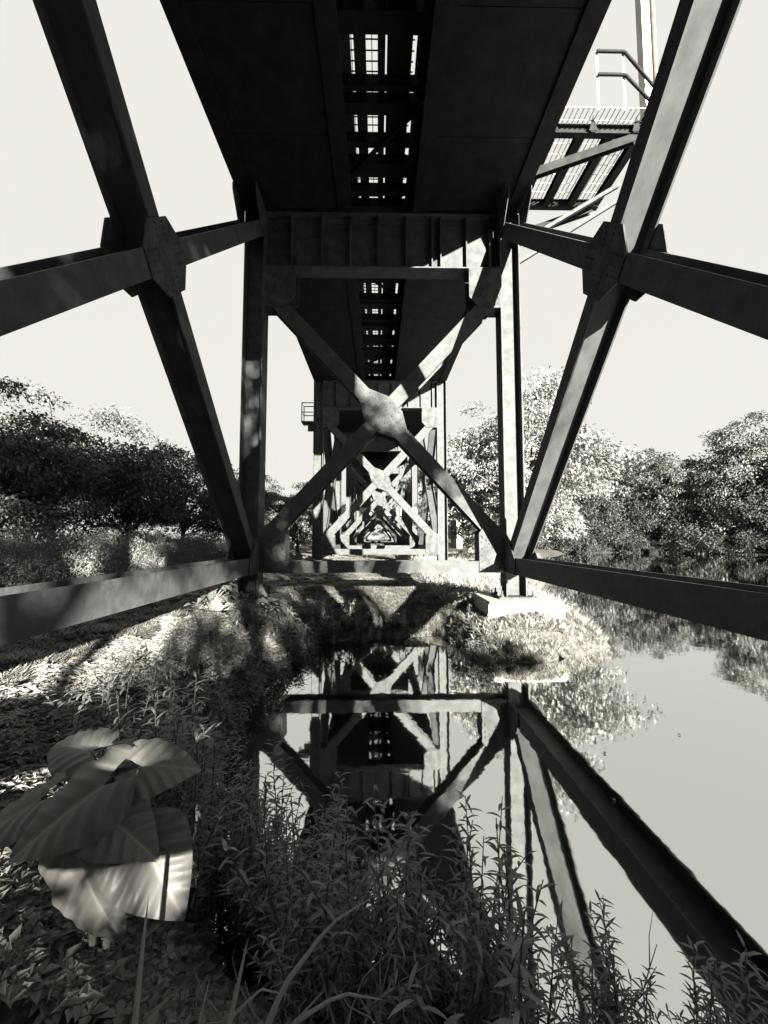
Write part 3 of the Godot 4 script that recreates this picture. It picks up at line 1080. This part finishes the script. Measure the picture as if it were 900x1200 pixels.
	var dark := tree_proto(110, 9.0, 4.2, 0.2, 110, 190, 0.32, 0.012, 0.042, 0.3, 1.4, M.leaf_far, 0.55)  # far bank front row: leaf colour darkened to stand in for shade
	var left_trees := [
		[-14.4, 14.2, 0.3, 1.15, 0, "leafy dark tree behind the hedge, leftmost of the row"],
		[-15.0, 18.5, 1.4, 1.30, 1, "tallest dark tree behind the hedge at left"],
		[-13.4, 21.5, 2.2, 1.28, 0, "dark broad tree behind the middle of the hedge"],
		[-12.4, 26.0, 3.6, 1.25, 1, "dark tree behind the hedge left of the slanting brace"],
		[-11.0, 31.0, 4.4, 1.12, 0, "dark tree behind the slanting brace on the left"],
		[-8.6, 28.5, 5.2, 0.92, 1, "small tree just left of the near tower's left leg"],
		[-7.4, 36.0, 0.9, 1.10, 0, "bright edged tree right of the near tower's left leg"],
		[-9.4, 45.0, 1.9, 1.15, 1, "distant tree seen left of the second tower"],
		[-21.0, 24.0, 2.6, 1.4, 0, "background tree showing over the left row"],
		[-19.0, 15.0, 4.6, 1.25, 1, "background tree at the left edge behind the leftmost one"]]
	for q in left_trees:
		tree_from(bushy if q[4] == 0 else bushy2, "leafy_tree", land(q[0], q[1]), q[2], Vector3(q[3], q[3], q[3]), q[5], "trees behind the hedge on the left")
	tree_from(airy, "willow_tree", land(8.6, 22.6), 0.4, Vector3(1.0, 0.96, 1.0), "bright drooping tree over the water behind the right leg", "sunlit trees on the right bank")
	tree_from(airy, "willow_tree", land(9.6, 28.0), 2.1, Vector3(1.05, 1.05, 1.05), "sunlit tree just behind the bright drooping one", "sunlit trees on the right bank")
	tree_from(airy, "willow_tree", land(8.0, 36.0), 3.9, Vector3(0.9, 0.8, 0.9), "sunlit tree right of the second tower, near the far road bridge", "sunlit trees on the right bank")
	var far_trees := [
		[24.0, 60.0, 0.2, 1.0, 1, "dark tree at the left end of the far bank"],
		[27.5, 66.0, 1.2, 1.30, 0, "tall bright topped tree left on the far bank"],
		[33.0, 66.0, 2.5, 1.22, 1, "broad tree with a sunlit crown on the far bank"],
		[38.5, 65.0, 3.1, 1.20, 0, "tree with a pale dead branch before it on the far bank"],
		[43.0, 61.0, 4.0, 0.95, 1, "lower tree dipping toward the water on the far bank"],
		[47.0, 58.5, 5.0, 1.10, 0, "dark tree second from the right edge of the far bank"],
		[52.0, 54.0, 0.8, 1.30, 1, "tallest dark tree at the right edge of the far bank"],
		[41.0, 74.0, 1.7, 1.30, 1, "tree peeping over the middle of the far bank"],
		[17.5, 66.0, 2.2, 1.1, 0, "tree beyond the bright drooping tree, near the road bridge"],
		[24.0, 78.0, 4.2, 1.25, 1, "tree behind the left end of the far bank"],
		[50.0, 68.0, 5.6, 1.30, 0, "tree standing behind the dark pair on the far bank"],
		[31.0, 62.6, 0.6, 0.95, 2, "low tree coloured dark for shade, left in the front row of the far bank"],
		[36.4, 62.8, 1.9, 1.05, 2, "tree coloured dark for shade, in the middle of the far bank's front row"],
		[41.6, 60.2, 2.7, 0.95, 2, "tree coloured dark for shade, by the pale dead branches on the far bank"],
		[46.6, 56.6, 3.5, 1.15, 2, "tree coloured dark for shade, near the right edge of the far bank"],
		[50.6, 53.4, 4.6, 1.25, 2, "tree coloured dark for shade, hanging over the water at the right edge"],
		[58.0, 50.0, 3.3, 1.35, 0, "dark tree cut by the right edge of the picture"]]
	for q in far_trees:
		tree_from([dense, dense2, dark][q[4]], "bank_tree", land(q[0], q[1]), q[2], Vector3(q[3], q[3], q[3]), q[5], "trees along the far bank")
	for q in [[-9.0, 92.0, 0.7, "tree at the end of the line, left of the axis"], [3.0, 104.0, 0.8, "tree closing the end of the line on the axis"], [12.0, 95.0, 0.75, "tree at the end of the line, right of the axis"], [-22.0, 80.0, 0.7, "distant tree beyond the left end of the road bridge"]]:
		tree_from(dense2, "distant_tree", land(q[0], q[1]), q[0], Vector3.ONE * float(q[2]), q[3], "trees closing the end of the line")
	# trees standing behind the viewer; they throw the shade over the near tower and the left bank
	var tall := tree_proto(107, 10.0, 2.0, 6.7, 46, 130, 0.30, 0.04, 0.10, 0.1, 0.8, M.leaf_far, 0.7)
	var shade := [
		[6.75, -14.55, 2, 0.60, 1.06, 0.60, "slim shade tree behind the viewer, over the near tower's left leg"],
		[8.2, -13.9, 3, 0.55, 0.99, 0.55, "high crowned shade tree behind the viewer on the right bank"],
		[9.5, -13.4, 3, 0.46, 0.88, 0.46, "lower high crowned shade tree behind the viewer on the right bank"],
		[5.0, -15.2, 4, 0.62, 1.0, 0.62, "high crowned shade tree behind the viewer, over the left strut"],
		[1.6, -16.5, 1, 0.42, 1.0, 0.42, "shade tree behind the viewer, over the hedge"],
		[-3.5, -19.0, 0, 0.62, 1.1, 0.62, "shade tree behind the viewer, over the left row of trees"],
		[-11.0, -20.0, 1, 0.8, 1.1, 0.8, "shade tree behind the viewer at far left"],
		[60.5, 36.0, 0, 1.0, 0.95, 1.0, "river tree beyond the right edge of the picture"],
		[65.0, 27.0, 1, 1.0, 1.0, 1.0, "river tree downstream beyond the right edge"],
		[69.0, 17.0, 0, 1.0, 1.0, 1.0, "river tree farther downstream on the right"],
		[56.5, 43.5, 1, 1.0, 0.9, 1.0, "river tree just outside the picture's right edge"]]
	var slim_tree := tree_proto(108, 12.6, 2.0, 0.5, 70, 130, 0.30, 0.04, 0.10, 0.1, 0.9, M.leaf_far, 0.7)
	var umbrella := tree_proto(109, 11.4, 2.0, 6.75, 60, 140, 0.30, 0.04, 0.10, 0.1, 0.8, M.leaf_far, 0.6)
	for q in shade:
		tree_from([dense, dense2, slim_tree, tall, umbrella][q[2]], "shade_tree", land(q[0], q[1]), q[0], Vector3(q[3], q[4], q[5]), q[6], "trees outside the picture that shade it")
	var scrub := tree_proto(106, 3.6, 3.0, 0.0, 60, 150, 0.30, 0.012, 0.045, 0.3, 1.1, M.leaf_far, 0.6)  # shade along the far waterline is put into this dark leaf colour
	var words := ["leftmost", "second", "third", "fourth", "fifth", "sixth", "seventh", "eighth", "ninth", "tenth"]
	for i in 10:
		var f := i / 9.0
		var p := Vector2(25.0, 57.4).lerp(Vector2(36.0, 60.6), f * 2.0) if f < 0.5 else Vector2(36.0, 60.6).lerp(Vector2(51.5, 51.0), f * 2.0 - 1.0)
		var t := thing("bank_shrub", land(p.x - 0.1, p.y + 0.1), "shrub coloured dark for shade, hanging to the far waterline, %s from the left" % words[i], "shrub", "shrubs along the far waterline")
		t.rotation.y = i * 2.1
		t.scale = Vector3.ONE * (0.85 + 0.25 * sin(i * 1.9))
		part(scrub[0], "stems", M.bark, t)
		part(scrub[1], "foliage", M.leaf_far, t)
	for i in 4:  # unseen shrubs, added to keep the sun off the foreground plants
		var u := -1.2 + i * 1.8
		var t := thing("shade_shrub", land(3.08 + 0.923 * u, -7.38 + 0.385 * u), ["shrub behind the viewer, shading the leaves at lower left", "shrub behind the viewer, shading the weeds at bottom centre", "shrub behind the viewer, shading the weeds right of centre", "shrub behind the viewer, shading the weeds at lower right"][i], "shrub", "unseen shrubs added to shade the foreground")
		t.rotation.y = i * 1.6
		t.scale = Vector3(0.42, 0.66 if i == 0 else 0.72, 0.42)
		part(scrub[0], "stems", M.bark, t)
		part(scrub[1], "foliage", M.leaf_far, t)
	# pale dead branches leaning over the far bank
	rng.seed = 301
	for i in 2:
		var g := Geo.new()
		g.tube([Vector3(0, -0.3, 0), Vector3(0.5, 2.4, 0.2), Vector3(0.2, 4.6, 0.5), Vector3(1.0, 6.5, 0.6)], [0.09, 0.075, 0.05, 0.02], 6)
		g.tube([Vector3(0.45, 2.2, 0.2), Vector3(1.3, 3.0, 0.3), Vector3(1.7, 4.2, 0.2)], [0.05, 0.035, 0.015], 5)
		var t := thing("dead_branch", land(38.4 + i * 4.6, 60.0 - i * 2.6), ["pale dead branch standing left on the far bank", "pale forked dead branch in the middle of the far bank", "short pale dead branch right on the far bank"][i], "branch", "pale dead branches on the far bank")
		t.rotation.y = i * 1.9
		t.scale = Vector3.ONE * [0.7, 0.95, 0.6][i]
		part(g.mesh(), "limb", M.pale_bark, t)
	# ---- hedge of upright shrubs on the left
	rng.seed = 205
	var protos := []
	for k in 3:
		rng.seed = 210 + k
		var st := Geo.new()
		var lv := Geo.new()
		for i in 26:
			var a := rng.randf() * TAU
			var r := sqrt(rng.randf()) * 1.0
			var top := Vector3(cos(a) * r * 1.15, rng.randf_range(1.0, 1.42) * (1.0 - 0.18 * r * r), sin(a) * r * 1.15)
			var foot := Vector3(cos(a) * r * 0.6, -0.1, sin(a) * r * 0.6)
			st.tube([foot, foot.lerp(top, 0.5) + Vector3(0, 0.05, 0), top], [0.012, 0.009, 0.003], 4)
		for i in 7000:
			var dr := rand_dir()
			dr.y = absf(dr.y)
			var f := pow(rng.randf(), 0.35)
			var wob := 1.0 + 0.16 * sin(dr.x * 6.0 + k) * sin(dr.z * 7.0 + dr.y * 5.0)
			var p := Vector3(dr.x * 1.3, 0.05 + dr.y * 1.42, dr.z * 1.3) * f * wob
			lv.col = tone(0.06, 0.16)
			lv.leaf(p, (Vector3.UP * 0.9 + rand_dir() * 0.8).normalized(), (Vector3(dr.x, 0.6, dr.z) + rand_dir() * 0.5).normalized(), rng.randf_range(0.06, 0.12), rng.randf_range(0.018, 0.032), 0.15)
		protos.append([st.mesh(), lv.mesh()])
	var hd := 7.0
	var hi := 0
	while hd < 24.0:
		var x := -8.6 - hd * 0.06 - (hi % 2) * 0.7
		var word: String = ["leftmost at the picture's edge", "second from the left edge", "third from the left edge", "fourth from the left edge", "fifth from the left edge", "sixth from the left edge", "seventh from the left edge", "eighth from the left edge", "ninth from the left edge", "tenth from the left edge", "eleventh from the left edge", "last before the slanting brace", "behind the slanting brace", "beside the far end of the row", "at the far end of the row"][mini(hi, 14)]
		var t := thing("hedge_shrub", land(x, hd), "fine leaved grey hedge shrub, " + word, "shrub", "shrubs forming the hedge on the left")
		t.rotation.y = hi * 1.7
		t.scale = Vector3(1.0, 0.94 + 0.1 * sin(hi * 2.3), 1.0)
		part(protos[hi % 3][0], "stems", M.twig, t)
		part(protos[hi % 3][1], "foliage", M.leaf, t)
		hd += 1.25
		hi += 1
	# ---- ground plants
	ground_cover()
	var weeds := []
	for k in 6:
		weeds.append(weed_proto(500 + k, rng.randf_range(0.75, 0.95), 120, 0.088, 0.0108, 0.07, 0.18))
	var shore_weeds := []
	for k in 5:
		shore_weeds.append(weed_proto(530 + k, 0.52, 64, 0.15, 0.022, 0.07, 0.17))
	rng.seed = 601
	var n := 0
	var tries := 0
	var grp := "willow leaved weeds along the near bank"
	# thicket in front of the viewer
	while n < 180 and tries < 9000:
		tries += 1
		var x := rng.randf_range(-1.7, 2.1)
		var d := rng.randf_range(1.0, 2.9)
		var s := shore_distance(x, d)
		if s > 0.9 or s < -0.55: continue
		if x > -0.55 and x < 1.0 and d < 1.66 and rng.randf() < 0.95: continue
		if x > 0.9 and d < 1.3: continue
		if x < -0.55 and d < 2.1: continue
		var base := maxf(ground_height(x, d), -0.25)
		var size := rng.randf_range(0.75, 1.35) * (0.72 if x > 0.6 else 1.0)
		weed(weeds[rng.randi() % 6], "willow_weed", Vector3(x, base, -d), rng.randf() * TAU, size, "slender willow leaved weed in the dark thicket at the bottom of the picture", grp)
		n += 1
	# along the left shore and round the notch
	n = 0
	tries = 0
	while n < 290 and tries < 9000:
		tries += 1
		var x := rng.randf_range(-2.7, 1.9)
		var d := rng.randf_range(2.6, 9.3)
		var s := shore_distance(x, d)
		if s > 0.95 or s < -0.22: continue
		if d > 7.5 and x > 0.6 and rng.randf() < 0.7: continue
		if d < 7.0 and rng.randf() < 0.35: continue
		weed(shore_weeds[rng.randi() % 5], "shore_weed", Vector3(x, maxf(ground_height(x, d), -0.2), -d), rng.randf() * TAU, rng.randf_range(0.6, 1.15) * (0.6 if d > 7.4 and x > -1.0 else 1.0), "narrow leaved weed overhanging the left shore of the pond", "weeds overhanging the left shore")
		n += 1
	# broad leaved plants at the foot of the left leg
	var broad := []
	for k in 3:
		rng.seed = 640 + k
		var st := Geo.new()
		var lv := Geo.new()
		for i in 46:
			var a := rng.randf() * TAU
			var top := Vector3(cos(a) * rng.randf() * 0.45, rng.randf_range(0.15, 0.55), sin(a) * rng.randf() * 0.45)
			if i % 2 == 0: st.tube([Vector3(0, -0.05, 0), top * Vector3(0.4, 0.6, 0.4), top], [0.008, 0.006, 0.003], 4)
			lv.col = tone(0.06, 0.14)
			lv.leaf(top, Vector3(cos(a), rng.randf_range(-0.4, 0.2), sin(a)).normalized(), (Vector3.UP + rand_dir() * 0.4).normalized(), rng.randf_range(0.12, 0.22), rng.randf_range(0.08, 0.14), 0.25)
		broad.append([st.mesh(), lv.mesh()])
	var bl := ["low broad leaved plant at the foot of the left leg", "broad leaved plant left of the near tower's left foot", "broad leaved plant in front of the near tower's left foot", "small broad leaved plant at the water side of the left foot", "leafy plant on the bank below the left foot", "low leafy plant at the shady grass edge", "leafy plant beside the right footing"]
	var bp := [[-2.7, 8.1], [-3.15, 7.5], [-2.35, 7.6], [-1.95, 8.0], [-2.3, 6.9], [-0.7, 9.2], [1.95, 9.6]]
	for i in bp.size():
		var t := thing("broadleaf_plant", land(bp[i][0], bp[i][1]), bl[i], "plant", "broad leaved plants by the tower feet")
		t.rotation.y = i * 1.3
		t.scale = Vector3.ONE * (1.15 if i < 3 else 0.8)
		part(broad[i % 3][0], "stems", M.twig, t)
		part(broad[i % 3][1], "foliage", M.leaf_gloss, t)
	# elephant ear plant at lower left, each leaf a part
	var ear := thing("elephant_ear_plant", land(-1.25, 1.75), "large elephant ear plant with wide ribbed leaves at lower left", "plant")
	# stalk joint, tip and the way the upper face looks, in world metres
	var leaves := [
		[[-1.18, 1.13, -1.66], [-1.50, 0.93, -1.56], [-0.10, 0.72, 0.68], 0.33],
		[[-1.08, 1.16, -1.74], [-0.86, 1.12, -1.84], [0.0, 0.75, 0.65], 0.24],
		[[-1.14, 1.13, -1.80], [-1.34, 1.20, -1.92], [0.1, 0.85, 0.5], 0.22],
		[[-1.16, 1.02, -1.66], [-0.93, 0.90, -1.62], [0.25, 0.8, 0.55], 0.26],
		[[-1.24, 0.92, -1.62], [-1.06, 0.60, -1.54], [-0.15, 0.45, 0.88], 0.34],
		[[-1.02, 0.88, -1.68], [-0.82, 0.68, -1.60], [0.40, 0.55, 0.75], 0.32],
		[[-1.50, 1.02, -1.74], [-1.78, 0.88, -1.70], [-0.3, 0.85, 0.45], 0.26],
		[[-1.46, 1.10, -1.98], [-1.72, 1.12, -2.06], [-0.1, 0.9, 0.4], 0.28]]
	var root: Vector3 = ear.position
	for i in leaves.size():
		var q: Array = leaves[i]
		var p := Vector3(q[0][0], q[0][1], q[0][2]) - root
		var tip := Vector3(q[1][0], q[1][1], q[1][2]) - root
		var ax := (tip - p).normalized()
		var up := Vector3(q[2][0], q[2][1], q[2][2])
		up = (up - ax * up.dot(ax)).normalized()
		var g := Geo.new()
		rng.seed = 690 + i
		g.tube([Vector3(rng.randf_range(-0.06, 0.06), -0.05, rng.randf_range(-0.06, 0.06)), p * Vector3(0.35, 0.6, 0.35), p * Vector3(0.85, 0.95, 0.85), p], [0.016, 0.013, 0.010, 0.005], 6)
		var stalk := part(g.mesh(), "leaf_stalk", M.twig, ear)
		var o := part(ear_leaf(p.distance_to(tip), q[3], 700 + i), "leaf", M.leaf_gloss, stalk)
		o.transform = Transform3D(Basis(ax, up, ax.cross(up)), p)
	# long grass blades close to the lens
	var gc := thing("sedge_clump", Vector3(-0.36, 0.72, -0.9), "long pale arching grass blades at the bottom edge of the picture", "grass")
	var off := -gc.position
	var bl2 := [
		[[-0.62, 0.75, 0.92], [-0.60, 1.10, 0.90], [-0.58, 1.35, 0.90]], [[-0.44, 0.75, 0.92], [-0.41, 1.08, 0.90], [-0.37, 1.27, 0.90]],
		[[-0.41, 0.75, 0.92], [-0.365, 1.00, 0.91], [-0.295, 1.17, 0.90], [-0.20, 1.29, 0.90], [-0.10, 1.35, 0.90]], [[-0.39, 0.75, 0.94], [-0.345, 0.97, 0.92], [-0.27, 1.10, 0.90], [-0.175, 1.155, 0.90], [-0.08, 1.14, 0.90]],
		[[-0.46, 0.75, 0.9], [-0.45, 0.97, 0.90], [-0.415, 1.09, 0.91], [-0.35, 1.145, 0.92], [-0.28, 1.12, 0.93]], [[-0.48, 0.75, 0.9], [-0.47, 1.08, 0.88], [-0.44, 1.21, 0.88]], [[-0.34, 0.75, 0.9], [-0.315, 0.98, 0.89], [-0.27, 1.12, 0.88], [-0.20, 1.20, 0.87]]]
	for i in bl2.size():
		var pts := []
		for q in bl2[i]: pts.append(Vector3(q[0], q[1], -q[2]) + off)
		part(blade_mesh(pts, 0.022 if i < 4 else 0.016), "blade", M.leaf, gc)
	# bare twigs tangled low in the thicket
	rng.seed = 811
	for i in 26:
		var g := Geo.new()
		var p := Vector3(0, -0.1, 0)
		var dir := Vector3(rng.randf_range(-0.7, 0.7), 1.0, rng.randf_range(-0.4, 0.2)).normalized()
		var pts := [p]
		var rr := [0.0055]
		for k in 7:
			dir = (dir + rand_dir() * 0.45 + Vector3.DOWN * 0.03).normalized()
			p += dir * rng.randf_range(0.07, 0.13)
			pts.append(p)
			rr.append(lerpf(0.005, 0.0015, k / 6.0))
			if k % 2 == 1:
				var sd := (dir + rand_dir() * 1.1).normalized()
				g.tube([p, p + sd * 0.10, p + sd * 0.17 + Vector3(0.02, 0.02, 0)], [0.003, 0.002, 0.001], 4)
		g.tube(pts, rr, 5)
		var x := rng.randf_range(-0.5, 1.1)
		var d := rng.randf_range(1.15, 1.75)
		var t := thing("bare_twig", Vector3(x, maxf(ground_height(x, d), -0.2), -d), "thin bare twig tangled among the weeds at bottom centre", "twig", "bare twigs at bottom centre")
		part(g.mesh(), "stem", M.twig, t)
	# a few pale leaves afloat on the open water
	rng.seed = 905
	for i in 14:
		var g := Geo.new()
		g.col = Color(0.22, 0.215, 0.20)
		g.leaf(Vector3(-0.02, 0.004, 0), Vector3(1, 0, 0), Vector3.UP, rng.randf_range(0.03, 0.06), rng.randf_range(0.018, 0.03), -0.08)
		var p := Vector3(rng.randf_range(1.4, 4.6), 0.004, -rng.randf_range(2.2, 5.6))
		var o := part(g.mesh(), numbered("floating_leaf"), M.leaf, self, p)
		o.rotation.y = rng.randf() * TAU
		tag(o, "tiny pale leaf afloat on the open water at right", "leaf", "pale leaves afloat on the water")
